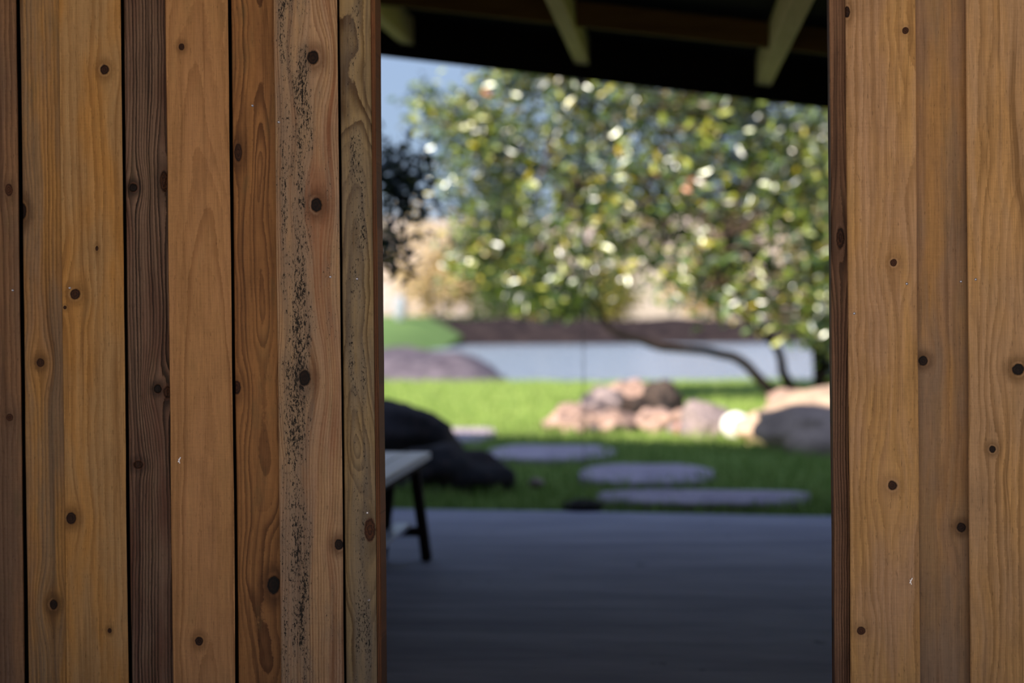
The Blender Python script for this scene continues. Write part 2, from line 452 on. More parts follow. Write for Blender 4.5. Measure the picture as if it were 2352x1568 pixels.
# ------------------------------------------------------------------ floor slabs
mc = Mat('concrete')
mc1 = mc.noise(mc.x * 0.9, mc.y * 6, 0.0, 1, 4, 0.6); mc2 = mc.noise(mc.x * 5, mc.y * 60, 0.0, 1, 3, 0.6); mc3 = mc.noise(mc.x * 9, mc.y * 9, 4.0, 1, 2)
cc = mc.mix(mc1.step(0.3, 0.7), lin(188, 184, 190), lin(160, 156, 164))
cc = mc.mix(mc2.step(0.45, 0.75) * 0.4, cc, lin(130, 126, 136))
cc = mc.mix(mc3.step(0.70, 0.76) * 0.6, cc, lin(80, 78, 84))
mc.color(cc).rough(mc1 * 0.2 + 0.6, 0.12).bump(mc2 + mc1, 0.002, 0.6)
M_CONC = mc.m
fl = MB()
n = 24
top = []
edge = []
for i in range(n + 1):
    x = -9 + 18 * i / n
    edge.append((x, 8.18 - 0.078 * x * (1 if abs(x) < 3 else 3 / abs(x)) + 0.015 * math.sin(x * 5.1)))
poly = [(-9, 3.0), (9, 3.0)] + list(reversed(edge))
b = len(fl.v)
fl.v += [(x, y, 0) for x, y in poly] + [(x, y, -0.12) for x, y in poly]
N = len(poly)
fl.f.append(list(range(N))); fl.f.append([N + i for i in reversed(range(N))])
for i in range(N):
    j = (i + 1) % N
    fl.f.append([i, N + i, N + j, j])
floor = fl.build('floor', M_CONC); floor['kind'] = 'structure'
my = Mat('yard_gravel')
my.color(my.mix(my.noise(my.x * 30, my.y * 30, 0.0, 1, 4, 0.7), lin(206, 200, 190), lin(170, 164, 154))).rough(0.9, 0.1)
yard = MB().box(-30, 30, -40, 3.0, -0.10, -0.005).build('floor_yard', my.m); yard['kind'] = 'structure'

# ------------------------------------------------------------------ roofs
mr = Mat('shade_black_boards')  # near-black colour stands in for shade under the porch roof
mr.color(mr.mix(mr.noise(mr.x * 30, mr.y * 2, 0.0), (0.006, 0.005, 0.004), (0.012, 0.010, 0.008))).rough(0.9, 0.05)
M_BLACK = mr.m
mj = Mat('joist_timber')
mj.color(mj.mix(mj.noise(mj.x * 60, mj.y * 4, mj.z * 60, 1, 3), lin(236, 214, 146), lin(200, 172, 108))).rough(0.75, 0.15)
M_JOIST = mj.m
mk = Mat('blocking_timber')
mk.color(mk.mix(mk.noise(mk.x * 4, mk.y * 60, mk.z * 60, 1, 3), lin(112, 86, 42), lin(72, 52, 24))).rough(0.8, 0.1)
M_BLOCK = mk.m
SL = -0.1445                      # fall of the porch roof to the right
def rz(x, y): return 2.531 + SL * x + 0.0240 * (y - 8.35)      # underside of the joists
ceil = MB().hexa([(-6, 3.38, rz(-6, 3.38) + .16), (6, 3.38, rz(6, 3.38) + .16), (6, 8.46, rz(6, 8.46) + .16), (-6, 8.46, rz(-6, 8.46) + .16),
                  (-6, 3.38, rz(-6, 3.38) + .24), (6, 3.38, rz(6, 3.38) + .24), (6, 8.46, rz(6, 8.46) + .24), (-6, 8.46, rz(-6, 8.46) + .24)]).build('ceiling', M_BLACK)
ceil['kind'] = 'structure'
jx = [-1.5725 - 1.042 * 3, -1.5725 - 1.042 * 2, -1.5725 - 1.042, -1.5725, -0.5305, 0.5190, 1.561, 2.60, 3.64]
for x in jx:
    p = []
    for zt in (0, .165):
        for xx, yy in ((x - .0415, 3.38), (x + .0415, 3.38), (x + .0415, 8.36), (x - .0415, 8.36)):
            p.append((xx, yy, rz(xx, yy) + zt))
    MB().hexa(p).build('joist', M_JOIST, ceil, 0.003)
for a, b in zip(jx, jx[1:]):
    p = []
    for zt in (.035, .165):
        for xx, yy in ((a + .042, 7.22), (b - .042, 7.22), (b - .042, 7.27), (a + .042, 7.27)):
            p.append((xx, yy, rz(xx, yy) + zt))
    MB().hexa(p).build('blocking_board', M_BLOCK, ceil, 0.003)
p = []
for zt in (-.083, .25):
    for xx, yy in ((-6, 8.365), (6, 8.365), (6, 8.41), (-6, 8.41)):
        p.append((xx, yy, 2.531 + SL * xx + zt))
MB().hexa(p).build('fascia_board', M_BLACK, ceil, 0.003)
# unseen canopy added over the yard side to shade the wall
CAN_Y = -2.1
can = MB().box(-13, 9, CAN_Y, 3.30, 3.0, 3.12).build('ceiling_sun_block', M_BLOCK); can['kind'] = 'structure'
for x in (-12.6, -8.2, -3.9, 3.4, 8.6):
    MB().box(x - .07, x + .07, CAN_Y + .05, CAN_Y + .19, -0.005, 3.0).build('post', M_BLOCK, can, 0.004)
side = MB().box(-4.6, -4.5, CAN_Y, 3.29, -0.005, 3.0).build('wall_light_block', M_BLOCK); side['kind'] = 'structure'  # unseen wall added to dim the left boards

# unseen porch side walls added to keep sky light off the slab
for nm, x, y1 in (('wall_sky_block_left', -2.45, 7.9), ('wall_sky_block_right', 2.9, 7.3)):
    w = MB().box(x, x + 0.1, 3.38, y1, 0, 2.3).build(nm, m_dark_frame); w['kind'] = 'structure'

# ------------------------------------------------------------------ ground, pond and hills
rnd = random.Random(11)
ng = np.random.default_rng(5)

def grid(name, xs, ys, hf, mat, smooth=True, parent=None):
    nx, ny = len(xs), len(ys)
    v = [(x, y, hf(x, y)) for y in ys for x in xs]
    f = [(j * nx + i, j * nx + i + 1, (j + 1) * nx + i + 1, (j + 1) * nx + i) for j in range(ny - 1) for i in range(nx - 1)]
    return link(name, mesh_py(name, v, f), mat, parent, smooth=smooth)

def fbm(x, y, s=0.0): return mnoise.noise((x, y, s)) + 0.5 * mnoise.noise((x * 2.1, y * 2.1, s + 7)) + 0.25 * mnoise.noise((x * 4.3, y * 4.3, s + 13))

ml = Mat('lawn_soil_and_turf')
l1 = ml.noise(ml.x * 0.8, ml.y * 0.8, 0.0, 1, 4, 0.6); l2 = ml.noise(ml.x * 9, ml.y * 9, 2.0, 1, 4, 0.7)
ml.color(ml.mix(l2.step(0.3, 0.7), ml.mix(l1.step(0.35, 0.65), lin(134, 152, 72), lin(160, 174, 92)), lin(92, 120, 46))).rough(0.9, 0.1)
ml.bump(l2, 0.03, 0.8)
def lawn_h(x, y):
    z = -0.03 + 0.02 * fbm(x * 0.5, y * 0.5) * min(1, (y - 8) / 2)
    if y > 23.5: z -= ((y - 23.5) / 2.5) ** 2 * 0.28
    d = math.hypot((x - 1.7) / 1.6, (y - 17) / 2.2)
    z += 0.10 * math.exp(-d * d)
    return z
xs = list(np.linspace(-16, 16, 65)); ys = list(np.linspace(7.6, 28, 52))
lawn = grid('ground_lawn', xs, ys, lawn_h, ml.m); lawn['kind'] = 'structure'

# grass blades
mg = Mat('grass_blade')
gi = mg.n.new('ShaderNodeNewGeometry'); gr = S(mg.t, gi.outputs['Random Per Island'])
gc = mg.mix(gr, lin(104, 136, 58), lin(164, 180, 104))
mg.color(gc).rough(0.5, 0.25)
tr = mg.n.new('ShaderNodeBsdfTranslucent'); mg.t.links.new(gc, tr.inputs[0])
mx = mg.n.new('ShaderNodeMixShader'); mx.inputs[0].default_value = 0.35
mg.t.links.new(mg.b.outputs[0], mx.inputs[1]); mg.t.links.new(tr.outputs[0], mx.inputs[2]); mg.t.links.new(mx.outputs[0], mg.out.inputs[0])

STONES = [  # outline centre, half sizes, seed
 (0.16, 8.76, 0.66, 0.33, 3), (-0.22, 10.02, 0.47, 0.55, 5), (-1.03, 11.50, 0.52, 0.58, 8), (-2.03, 13.15, 0.33, 0.72, 12)]
def on_stone(x, y):
    return any(((x - a) / (w * 0.84)) ** 2 + ((y - b) / (h * 0.80)) ** 2 < 1 for a, b, w, h, _ in STONES)

def blades(n, x0, x1, y0, y1, hmin, hmax, wdt):
    v = np.zeros((n, 4, 3)); k = 0
    while k < n:
        y = y0 + (y1 - y0) * ng.random() ** 1.15; half = 1.0 + 0.30 * y
        x = max(x0, min(x1, -0.05 * y + (ng.random() * 2 - 1) * half))
        if on_stone(x, y) or y < 8.20 - 0.078 * x: continue
        h = hmin + (hmax - hmin) * ng.random() * (0.6 + 0.5 * max(0, mnoise.noise((x * 1.5, y * 1.5, 2)) + 0.5))
        a = ng.random() * 6.283; l = ng.random() * 0.5 * h; b = ng.random() * 6.283
        z = lawn_h(x, y) - 0.005
        w = wdt * (0.7 + 0.6 * ng.random())
        c, s_ = math.cos(a) * w, math.sin(a) * w
        lx, ly = math.cos(b) * l, math.sin(b) * l
        v[k] = ((x - c, y - s_, z), (x + c, y + s_, z), (x + c * .5 + lx * .5, y + s_ * .5 + ly * .5, z + h * .65), (x + lx, y + ly, z + h))
        k += 1
    f = [(4 * i, 4 * i + 1, 4 * i + 2, 4 * i + 3) for i in range(n)]
    return mesh_py('grass', v.reshape(-1, 3).tolist(), f)
g = link('grass', blades(52000, -5, 6, 8.15, 15, 0.035, 0.13, 0.0045), mg.m)
tag(g, 'green grass blades growing between the stepping stones and the slab', 'grass', kind='stuff')
g = link('grass', blades(34000, -9, 9, 14.5, 25.5, 0.04, 0.10, 0.008), mg.m)
tag(g, 'bright sunlit grass of the lawn reaching down to the pond', 'grass', kind='stuff')

# pond
mp = Mat('pond_water')
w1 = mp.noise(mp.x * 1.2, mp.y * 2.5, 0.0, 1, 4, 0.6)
mp.color(lin(128, 138, 150)).rough(0.25, 1.0).bump(w1, 0.5, 0.9)  # pale blue-grey base stands in for reflected sky
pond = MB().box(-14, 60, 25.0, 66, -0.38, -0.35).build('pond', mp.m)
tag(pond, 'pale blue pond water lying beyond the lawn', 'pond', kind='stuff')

# mud bank on the left shore
ms = Mat('bare_soil')
s1 = ms.noise(ms.x * 3, ms.y * 3, ms.z * 3, 1, 5, 0.65)
ms.color(ms.mix(s1.step(0.35, 0.65), lin(108, 99, 106), lin(74, 67, 76))).rough(0.95, 0.05).bump(s1, 0.06, 0.8)
def mud_h(x, y):
    ex = min(1, max(0, (-2.6 - 0.16 * (y - 27) - x + 0.5 * fbm(y * .4, 1)) / 1.6)); ey = min(1, max(0, (y - 26.6) / 3.0)) * min(1, max(0, (44 - y) / 8))
    return -0.55 + (0.72 + 0.18 * fbm(x * 0.6, y * 0.6, 3)) * (ex * ex * (3 - 2 * ex)) * (ey * ey * (3 - 2 * ey))
mb = grid('mud_bank', list(np.linspace(-22, 1, 60)), list(np.linspace(26.4, 44.2, 40)), mud_h, ms.m)
tag(mb, 'bare purple-brown mud bank on the near left shore of the pond', 'bank')

# far shore, meadow and hill
mf = Mat('far_shore_brush')
s1 = mf.noise(mf.x * 1.5, mf.y * 1.5, mf.z * 3, 1, 4, 0.65)
mf.color(mf.mix(s1.step(0.35, 0.65), lin(52, 44, 44), lin(32, 27, 30))).rough(0.95, 0.05).bump(s1, 0.3, 0.8)
def shore_h(x, y):
    a = max(0, 1 - ((y - 66.5) / 3.2) ** 2)
    return -0.6 + (1.55 - 0.016 * max(0, min(30, x + 14)) + 0.25 * fbm(x * 0.5, y * 0.5, 5)) * a
sb = grid('far_shore', list(np.linspace(-13.6, 45, 110)), list(np.linspace(63.2, 69.8, 14)), shore_h, mf.m)
tag(sb, 'dark brown brushy shore on the far side of the pond', 'bank')
mm = Mat('far_meadow'); s1 = mm.noise(mm.x * 0.8, mm.y * 0.8, 0.0, 1, 3)
mm.color(mm.mix(s1, lin(88, 116, 66), lin(108, 130, 80))).rough(0.95, 0.05)
def mead_h(x, y): return -0.5 + 1.45 * min(1, max(0, (y - 44) / 20)) + 0.06 * fbm(x * .3, y * .3) - 0.9 * min(1, max(0, (x + 11.2) / 1.4))
md = grid('ground_meadow', list(np.linspace(-60, -9.6, 50)), list(np.linspace(43, 90, 20)), mead_h, mm.m); md['kind'] = 'structure'
mhl = Mat('bare_wooded_hill')
s1 = mhl.noise(mhl.x * 0.12, mhl.y * 0.12, mhl.z * 0.3, 1, 5, 0.6); s2 = mhl.noise(mhl.x * 0.7, mhl.y * 0.7, mhl.z * 1.2, 1, 4, 0.7)
hc = mhl.mix(s1.step(0.35, 0.65), lin(206, 186, 176), lin(172, 160, 138)); hc = mhl.mix(s2.step(0.45, 0.7) * 0.5, hc, lin(134, 114, 100))
mhl.color(hc).rough(0.95, 0.05).bump(s2, 1.0, 0.8)
def hill_h(x, y):
    t = min(1, max(0, (y - 69) / 95)); t = t * t * (3 - 2 * t)
    return -0.5 + 12.5 * t + 1.5 * t * fbm(x * .03, y * .03, 4) + 0.5 * fbm(x * .25, y * .25, 4) * min(1, (y - 68) / 10)
hl = grid('ground_hill', list(np.linspace(-130, 130, 130)), list(np.linspace(69, 220, 60)), hill_h, mhl.m); hl['kind'] = 'structure'

# ------------------------------------------------------------------ stones
def rock_mat(name, a, b, c, sc=6.0):
    m = Mat(name)
    n1 = m.noise(m.x * sc, m.y * sc, m.z * sc, 1, 5, 0.65); n2 = m.noise(m.x * sc * 5, m.y * sc * 5, m.z * sc * 5, 1, 3, 0.6)
    col = m.mix(n1.step(0.35, 0.65), a, b); col = m.mix(n2.step(0.5, 0.75) * 0.6, col, c)
    m.color(col).rough(0.85, 0.2).bump(n1 + n2 * 0.4, 0.03, 0.7)
    return m.m
R_PINK = rock_mat('pink_beige_stone', lin(176, 146, 132), lin(138, 114, 104), lin(84, 68, 64))
R_GREY = rock_mat('grey_mauve_stone', lin(146, 130, 128), lin(112, 100, 100), lin(70, 62, 64))
R_DARK = rock_mat('crevice_shade_stone', lin(70, 60, 54), lin(44, 40, 38), lin(116, 82, 70))  # dark tone stands in for shade in the pile's crevices
R_WHITE = rock_mat('white_stone', lin(240, 236, 226), lin(222, 214, 204), lin(200, 190, 178))
R_TAN = rock_mat('tan_boulder', lin(190, 162, 138), lin(160, 136, 116), lin(100, 84, 74), 4)
R_SHADE = rock_mat('shaded_boulder', lin(46, 38, 34), lin(28, 24, 22), lin(80, 62, 54), 4)  # dark colour stands in for the shade these rocks lie in
R_FLAG = rock_mat('flagstone', lin(186, 170, 172), lin(160, 146, 152), lin(120, 108, 114), 4)

def rock(name, label, cat, loc, size, seed, mat, rz=0.0, rough=0.45, group=None, sub=4):
    bm = bmesh.new(); bmesh.ops.create_icosphere(bm, subdivisions=sub, radius=1)
    for v in bm.verts:
        p = v.co.copy()
        d = 1 + rough * (mnoise.noise((p.x * 1.1 + seed, p.y * 1.1, p.z * 1.1)) + 0.45 * mnoise.noise((p.x * 2.6, p.y * 2.6 + seed, p.z * 2.6)) + 0.2 * mnoise.noise((p.x * 6, p.y * 6, p.z * 6 + seed)))
        c = -rough * 0.55 * abs(mnoise.noise((p.x * 2.1 + seed * 2, p.y * 2.1, p.z * 2.1))) - rough * 0.3 * abs(mnoise.noise((p.x * 4.7, p.y * 4.7 + seed, p.z * 4.7))) + rough * 0.25
        v.co = Vector((p.x * size[0], p.y * size[1], p.z * size[2])) * (d + c)
    bm.normal_update()
    me = bpy.data.meshes.new(name); bm.to_mesh(me); bm.free()
    o = link(name, me, mat, None, loc, True); o.rotation_euler = (0, 0, rz)
    return tag(o, label, cat, group)

# rock pile in the lawn
rock('boulder', 'long low beige boulder at the left end of the rock pile on the lawn', 'rock', (-0.98, 14.15, 0.07), (0.34, 0.28, 0.17), 2.1, R_PINK, 0.2)
rock('boulder', 'mauve-grey boulder in the upper middle of the rock pile', 'rock', (-0.72, 14.35, 0.16), (0.26, 0.25, 0.22), 4.4, R_GREY, 0.5)
rock('boulder', 'pale topmost boulder crowning the rock pile on the lawn', 'rock', (-0.46, 14.5, 0.26), (0.22, 0.2, 0.19), 6.3, R_PINK, 0.9)
rock('boulder', 'rounded boulder toned dark as shade on the right shoulder of the rock pile', 'rock', (-0.17, 14.35, 0.19), (0.20, 0.22, 0.24), 8.2, R_DARK, 0.1)
rock('boulder', 'small boulder toned dark as shade in the hollow of the rock pile', 'rock', (-0.42, 14.2, 0.17), (0.16, 0.14, 0.14), 9.6, R_DARK, 0.4)
rock('boulder', 'broad pinkish boulder at the front foot of the rock pile', 'rock', (-0.60, 13.95, 0.05), (0.27, 0.2, 0.13), 12.7, R_PINK, 0.1)
rock('boulder', 'pinkish front boulder below the dark one in the rock pile', 'rock', (-0.20, 13.95, 0.06), (0.22, 0.2, 0.14), 14.7, R_PINK, 0.7)
rock('pebble', 'small pale pink stone right of the dark pile boulder', 'rock', (0.04, 13.8, 0.13), (0.07, 0.07, 0.065), 16.1, R_PINK)
rock('pebble', 'small reddish stone low at the right foot of the pile', 'rock', (0.06, 13.7, 0.02), (0.07, 0.07, 0.06), 17.1, rock_mat('red_stone', lin(190, 130, 112), lin(160, 104, 90), lin(110, 76, 70)))
rock('boulder', 'pointed mauve boulder between the rock pile and the white stone', 'rock', (0.28, 13.45, 0.06), (0.23, 0.22, 0.21), 19.4, R_GREY, 0.4, 0.4)
rock('white_stone', 'smooth round white stone beside the large tan boulder', 'rock', (0.55, 13.05, 0.10), (0.145, 0.14, 0.13), 21.0, R_WHITE, 0, 0.08)
rock('boulder', 'large tan boulder with a sunlit top at the right edge of the doorway', 'rock', (1.42, 12.35, 0.06), (0.78, 0.75, 0.40), 23.3, R_TAN, 0.55, 0.28)
rock('boulder', 'low sunlit tan rock just right of the white stone', 'rock', (0.88, 13.0, 0.05), (0.34, 0.26, 0.2), 25.3, R_TAN, 0.3, 0.3)
rock('boulder', 'rough brown rock lying at the foot of the magnolia trunk', 'rock', (1.35, 16.6, 0.08), (0.3, 0.25, 0.16), 27.3, R_PINK, 0.3, 0.35)
for k in range(12):
    a_ = rnd.random(); w_ = rnd.uniform(0.04, 0.085)
    rock('rubble_stone', ('small loose pinkish rubble stone on the rock pile', 'small loose grey rubble stone on the rock pile', 'small loose rubble stone toned dark as crevice shade on the rock pile')[k % 3], 'rock', (-1.15 + 1.15 * a_, 13.72 + 0.1 * rnd.random() + (0.35 if k % 2 else 0.0), 0.02 + (0.22 * math.sin(math.pi * a_) if k % 2 else 0.0)),
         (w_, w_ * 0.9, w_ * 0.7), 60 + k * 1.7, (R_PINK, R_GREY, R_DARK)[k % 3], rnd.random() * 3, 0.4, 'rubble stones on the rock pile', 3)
# rocks behind the bench, coloured dark for shade
rock('boulder', 'large dark boulder behind the bench at the left jamb', 'rock', (-2.15, 10.3, 0.10), (0.55, 0.5, 0.36), 31.3, R_SHADE, 0.2, 0.3)
rock('boulder', 'dark sloping rock running right from behind the bench', 'rock', (-1.55, 9.45, 0.02), (0.42, 0.40, 0.22), 33.3, R_SHADE, -0.3, 0.28)
rock('pebble', 'small brown pebble in the shaded grass right of the bench', 'rock', (-0.93, 9.45, 0.01), (0.05, 0.05, 0.035), 35.0, R_PINK)

# stepping stones
def flag(cx, cy, hw, hd, seed, label):
    n = 26; v = []; f = []
    ring = []
    for i in range(n):
        a = 2 * math.pi * i / n
        ca, sa = math.cos(a), math.sin(a)
        r = 1 / max(abs(ca) ** 3 + abs(sa) ** 3, 0.2) ** (1 / 3)
        r *= 1 + 0.16 * mnoise.noise((ca * 1.6 + seed, sa * 1.6, seed))
        ring.append((ca * r * hw, sa * r * hd))
    levels = [(-0.05, 1.0), (0.012, 1.0), (0.026, 0.975)]
    for z, s_ in levels:
        for (x, y) in ring: v.append((x * s_, y * s_, z + 0.004 * mnoise.noise((x * 3, y * 3, seed))))
    for l in range(2):
        for i in range(n):
            j = (i + 1) % n
            f.append((l * n + i, l * n + j, (l + 1) * n + j, (l + 1) * n + i))
    v.append((0, 0, 0.030)); c = len(v) - 1
    for i in range(n): f.append((2 * n + i, 2 * n + (i + 1) % n, c))
    f.append(tuple(reversed(range(n))))
    o = link('stepping_stone', mesh_py('stepping_stone', v, f), R_FLAG, None, (cx, cy, 0.0))
    tag(o, label, 'stepping stone', 'stepping stones across the grass')
for (a, b_, w, h, sd_), lb in zip(STONES, ('broad flat stepping stone nearest to the slab edge', 'grey stepping stone second from the slab', 'pale stepping stone third from the slab, left of centre',
        'sunlit pinkish stepping stone farthest from the slab')):
    flag(a, b_, w, h, sd_, lb)

# ------------------------------------------------------------------ bench
mbn = Mat('sky_tinted_timber')
b1 = mbn.noise(mbn.x * 60, mbn.y * 2, mbn.z * 60, 1, 3)
mbn.color(mbn.mix(b1, lin(200, 206, 226), lin(172, 178, 198))).rough(0.32, 0.5)  # blue tint stands in for sky light on top and stretcher
mbl = Mat('bench_leg_timber'); mbl.color(mbl.mix(mbl.noise(mbl.x * 30, mbl.y * 30, mbl.z * 4, 1, 3), lin(52, 42, 34), lin(30, 24, 20))).rough(0.8, 0.1)
bench = empty('bench', (-1.275, 5.95, 0), 0)
tag(bench, 'pale topped wooden trestle bench with dark splayed legs at the left jamb', 'bench')
for i in range(2):
    x0 = -0.115 + 0.117 * i
    MB().box(x0, x0 + 0.113, -0.75, 0.72, 0.465, 0.50).build('top_plank', mbn.m, bench, 0.004)
MB().box(-0.095, 0.095, -0.70, 0.68, 0.435, 0.464).build('apron', mbl.m, bench, 0.003)
for y in (-0.6, 0.62):
    for s_ in (-1, 1):
        MB().bar((0.052 * s_, y, 0.45), (0.108 * s_, y, 0.0), 0.045, 0.05).build('leg', mbl.m, bench, 0.004)
    MB().box(-0.085, 0.085, y - .02, y + .02, 0.115, 0.155).build('cross_bar', mbl.m, bench, 0.003)
MB().box(-0.036, 0.036, -0.58, 0.60, 0.155, 0.178).build('stretcher', mbn.m, bench, 0.003)

# ------------------------------------------------------------------ rain chain
mch = Mat('dark_iron'); mch.color(lin(128, 122, 118)).rough(0.5, 0.5); mch.b.inputs['Metallic'].default_value = 0.6
rc = empty('rain_chain', (-0.545, 8.47, 0))
tag(rc, 'thin dark rain chain hanging from the eave down to the slab edge', 'rain chain')
MB().tube([(0, 0, 2.62), (0, 0, 2.56), (0, 0, 2.50)], [0.045, 0.04, 0.02], 10).build('outlet', mch.m, rc)
def chain_link():
    mbk = MB(); pts = []
    for i in range(13):
        a = 2 * math.pi * i / 12
        pts.append((0.007 * math.cos(a), 0, 0.028 * math.sin(a)))
    mbk.tube(pts, [0.0017] * 13, 5); return mbk.build('chain_link', mch.m, rc)
L0 = chain_link(); L0.location = (0, 0, 2.475)
k = 1; z = 2.475 - 0.048
while z > 0.08:
    c = L0.copy(); COL.objects.link(c); c.parent = rc; c.location = (0, 0, z); c.rotation_euler = (0, 0, R(90) * (k % 2)); z -= 0.048; k += 1
MB().tube([(0, -0.13, -0.02), (0, -0.13, 0.03), (0, -0.13, 0.055)], [0.10, 0.13, 0.05], 14).build('drain_cover', mbl.m, rc)

# ------------------------------------------------------------------ trees
def bark(name, a, b):
    m = Mat(name); n1 = m.noise(m.x * 14, m.y * 14, m.z * 5, 1, 5, 0.65)
    m.color(m.mix(n1.step(0.35, 0.65), a, b)).rough(0.9, 0.1).bump(n1, 0.02, 0.8)
    return m.m
def leaf_mat(name, cols, gloss=0.32, spec=0.5, trans=0.3, ior=1.5):
    """cols: list of (position, colour); every leaf draws its own"""
    m = Mat(name)
    g = m.n.new('ShaderNodeNewGeometry'); oi = m.n.new('ShaderNodeObjectInfo')
    rv = (S(m.t, g.outputs['Random Per Island']) + S(m.t, oi.outputs['Random'])).fract()
    cr = m.n.new('ShaderNodeValToRGB'); cr.color_ramp.interpolation = 'CONSTANT'
    el = cr.color_ramp.elements
    while len(el) < len(cols): el.new(0.5)
    for e, (p, c) in zip(el, cols): e.position = p; e.color = (*c, 1)
    m.t.links.new(rv.k, cr.inputs[0]); c = cr.outputs[0]
    m.color(c).rough(gloss, spec); m.b.inputs['IOR'].default_value = ior
    t = m.n.new('ShaderNodeBsdfTranslucent')
    t2 = m.mix(1.0, c, (1.0, 1.0, 0.35), 'MULTIPLY'); m.t.links.new(t2, t.inputs[0])
    mx = m.n.new('ShaderNodeMixShader'); mx.inputs[0].default_value = trans
    m.t.links.new(m.b.outputs[0], mx.inputs[1]); m.t.links.new(t.outputs[0], mx.inputs[2]); m.t.links.new(mx.outputs[0], m.out.inputs[0])
    return m.m

LEAF = np.array([(0, 0, 0), (-.17, .25, .05), (-.19, .62, .06), (0, 1, -.03), (.19, .62, .06), (.17, .25, .05)])
def leaf_frames(cent, n, spread, rng, up=0.5):
    """n leaves around each twig tip: origin and axes"""
    out = []
    for c in cent:
        for _ in range(n):
            o = c + rng.normal(0, 1, 3) * spread
            d = rng.normal(0, 1, 3); d[2] = d[2] * 0.7 + 0.1; d /= np.linalg.norm(d)
            nn = rng.normal(0, 1, 3) + np.array((0, 0, up)); nn -= d * (nn @ d); nn /= np.linalg.norm(nn)
            out.append((o, d, nn))
    return out
def leaf_xyz(fr, size, shape=LEAF):
    o, d, nn = fr; s_ = np.cross(d, nn)
    return o + size * (shape[:, :1] * s_ + shape[:, 1:2] * d + shape[:, 2:3] * nn)
def foliage(name, frames, smin, smax, mat, parent, rng):
    v = []; f = []
    for i, fr in enumerate(frames):
        v.append(leaf_xyz(fr, smin + (smax - smin) * rng.random()))
        b = 6 * i; f += [(b, b + 3, b + 2, b + 1), (b, b + 5, b + 4, b + 3)]
    o = link(name, mesh_py(name, np.concatenate(v).tolist(), f), mat, parent)
    o['kind'] = 'stuff'
    return o
def limb(name, pts, r0, r1, mat, parent, seg=8):
    P = smooth_path(pts, 5); n_ = len(P)
    P = [p + Vector((0.02 * mnoise.noise((i * .5, r0 * 90, 0)), 0, 0.02 * mnoise.noise((i * .5, 3, r0 * 90)))) for i, p in enumerate(P)]
    rad = [r0 + (r1 - r0) * (i / (n_ - 1)) ** 0.8 for i in range(n_)]
    return MB().tube(P, rad, seg).build(name, mat, parent, smooth=True), P

# the magnolia
BARK = bark('grey_brown_bark', lin(36, 30, 27), lin(19, 16, 15))
MAG = leaf_mat('magnolia_leaf', [(0.0, lin(24, 46, 16)), (0.32, lin(44, 76, 22)), (0.52, lin(86, 114, 30)), (0.68, lin(136, 152, 40)), (0.82, lin(176, 180, 62)), (0.90, lin(104, 86, 44)), (0.945, lin(200, 184, 44)), (0.994, lin(206, 112, 36))], 0.38, 1.0, 0.30, 2.0)
mag = empty('magnolia_tree', (1.6, 17.2, 0.0))
tag(mag, 'glossy leaved magnolia tree with low spreading limbs on the right of the lawn', 'tree')
mo = Vector((1.6, 17.2, 0.0))
def rel(pts): return [(a - mo.x, b - mo.y, c - mo.z) for a, b, c in pts]
LIMBS = [
 ('trunk', [(1.80, 17.5, -0.1), (1.76, 17.5, 0.68), (1.80, 17.5, 1.26), (1.68, 17.5, 1.94), (1.42, 17.5, 2.68), (1.12, 17.4, 3.43), (0.81, 17.3, 4.3)], .15, .03),
 ('branch', [(1.36, 17.1, -0.05), (1.03, 17.0, 0.29), (0.76, 17.0, 0.55), (0.38, 17.0, 0.67), (-0.27, 17.0, 0.75), (-0.78, 17.0, 0.96), (-0.91, 17.0, 1.21), (-1.09, 17.0, 1.44), (-1.45, 17.0, 1.65), (-1.92, 16.9, 1.9)], .075, .022),
 ('branch', [(1.60, 17.35, -0.05), (1.30, 17.3, 0.35), (1.24, 17.3, 0.61), (0.96, 17.3, 0.98), (0.47, 17.3, 1.27), (-0.05, 17.3, 1.54), (-0.52, 17.3, 1.97), (-1.05, 17.3, 2.4), (-1.6, 17.3, 2.9)], .07, .02),
 ('branch', [(1.77, 17.45, 0.75), (1.26, 16.9, 1.51), (0.76, 16.8, 1.93), (0.26, 16.8, 2.34), (-0.25, 16.8, 2.5), (-0.6, 16.8, 3.02), (-1.0, 16.8, 3.54), (-1.52, 16.8, 4.07)], .065, .02),
 ('branch', [(0.60, 16.8, 1.98), (0.25, 16.6, 1.98), (-0.24, 16.5, 2.23), (-0.29, 16.5, 2.73), (-0.14, 16.5, 3.23), (-0.33, 16.5, 3.84)], .045, .016),
 ('branch', [(0.30, 16.8, 2.30), (-0.5, 16.6, 2.35), (-1.2, 16.6, 2.7), (-2.0, 16.7, 3.1), (-2.7, 16.8, 3.6)], .042, .014),
 ('branch', [(1.78, 17.5, 1.2), (1.9, 17.0, 1.9), (2.2, 16.7, 2.6), (2.6, 16.5, 3.4)], .07, .02),
 ('branch', [(1.70, 17.5, 1.9), (1.2, 17.8, 2.6), (0.6, 18.0, 3.2), (0.0, 18.1, 3.9)], .05, .018),
 ('branch', [(1.05, 17.25, 0.95), (0.80, 16.7, 1.15), (0.55, 16.3, 1.45), (0.45, 16.1, 1.9)], .03, .012),
]
tips = []
for nm, pts, r0, r1 in LIMBS:
    ob, P = limb(nm, rel(pts), r0, r1, BARK, mag)
    tips += [p + mo for p in P[len(P) // 2:]]
rng = np.random.default_rng(21)
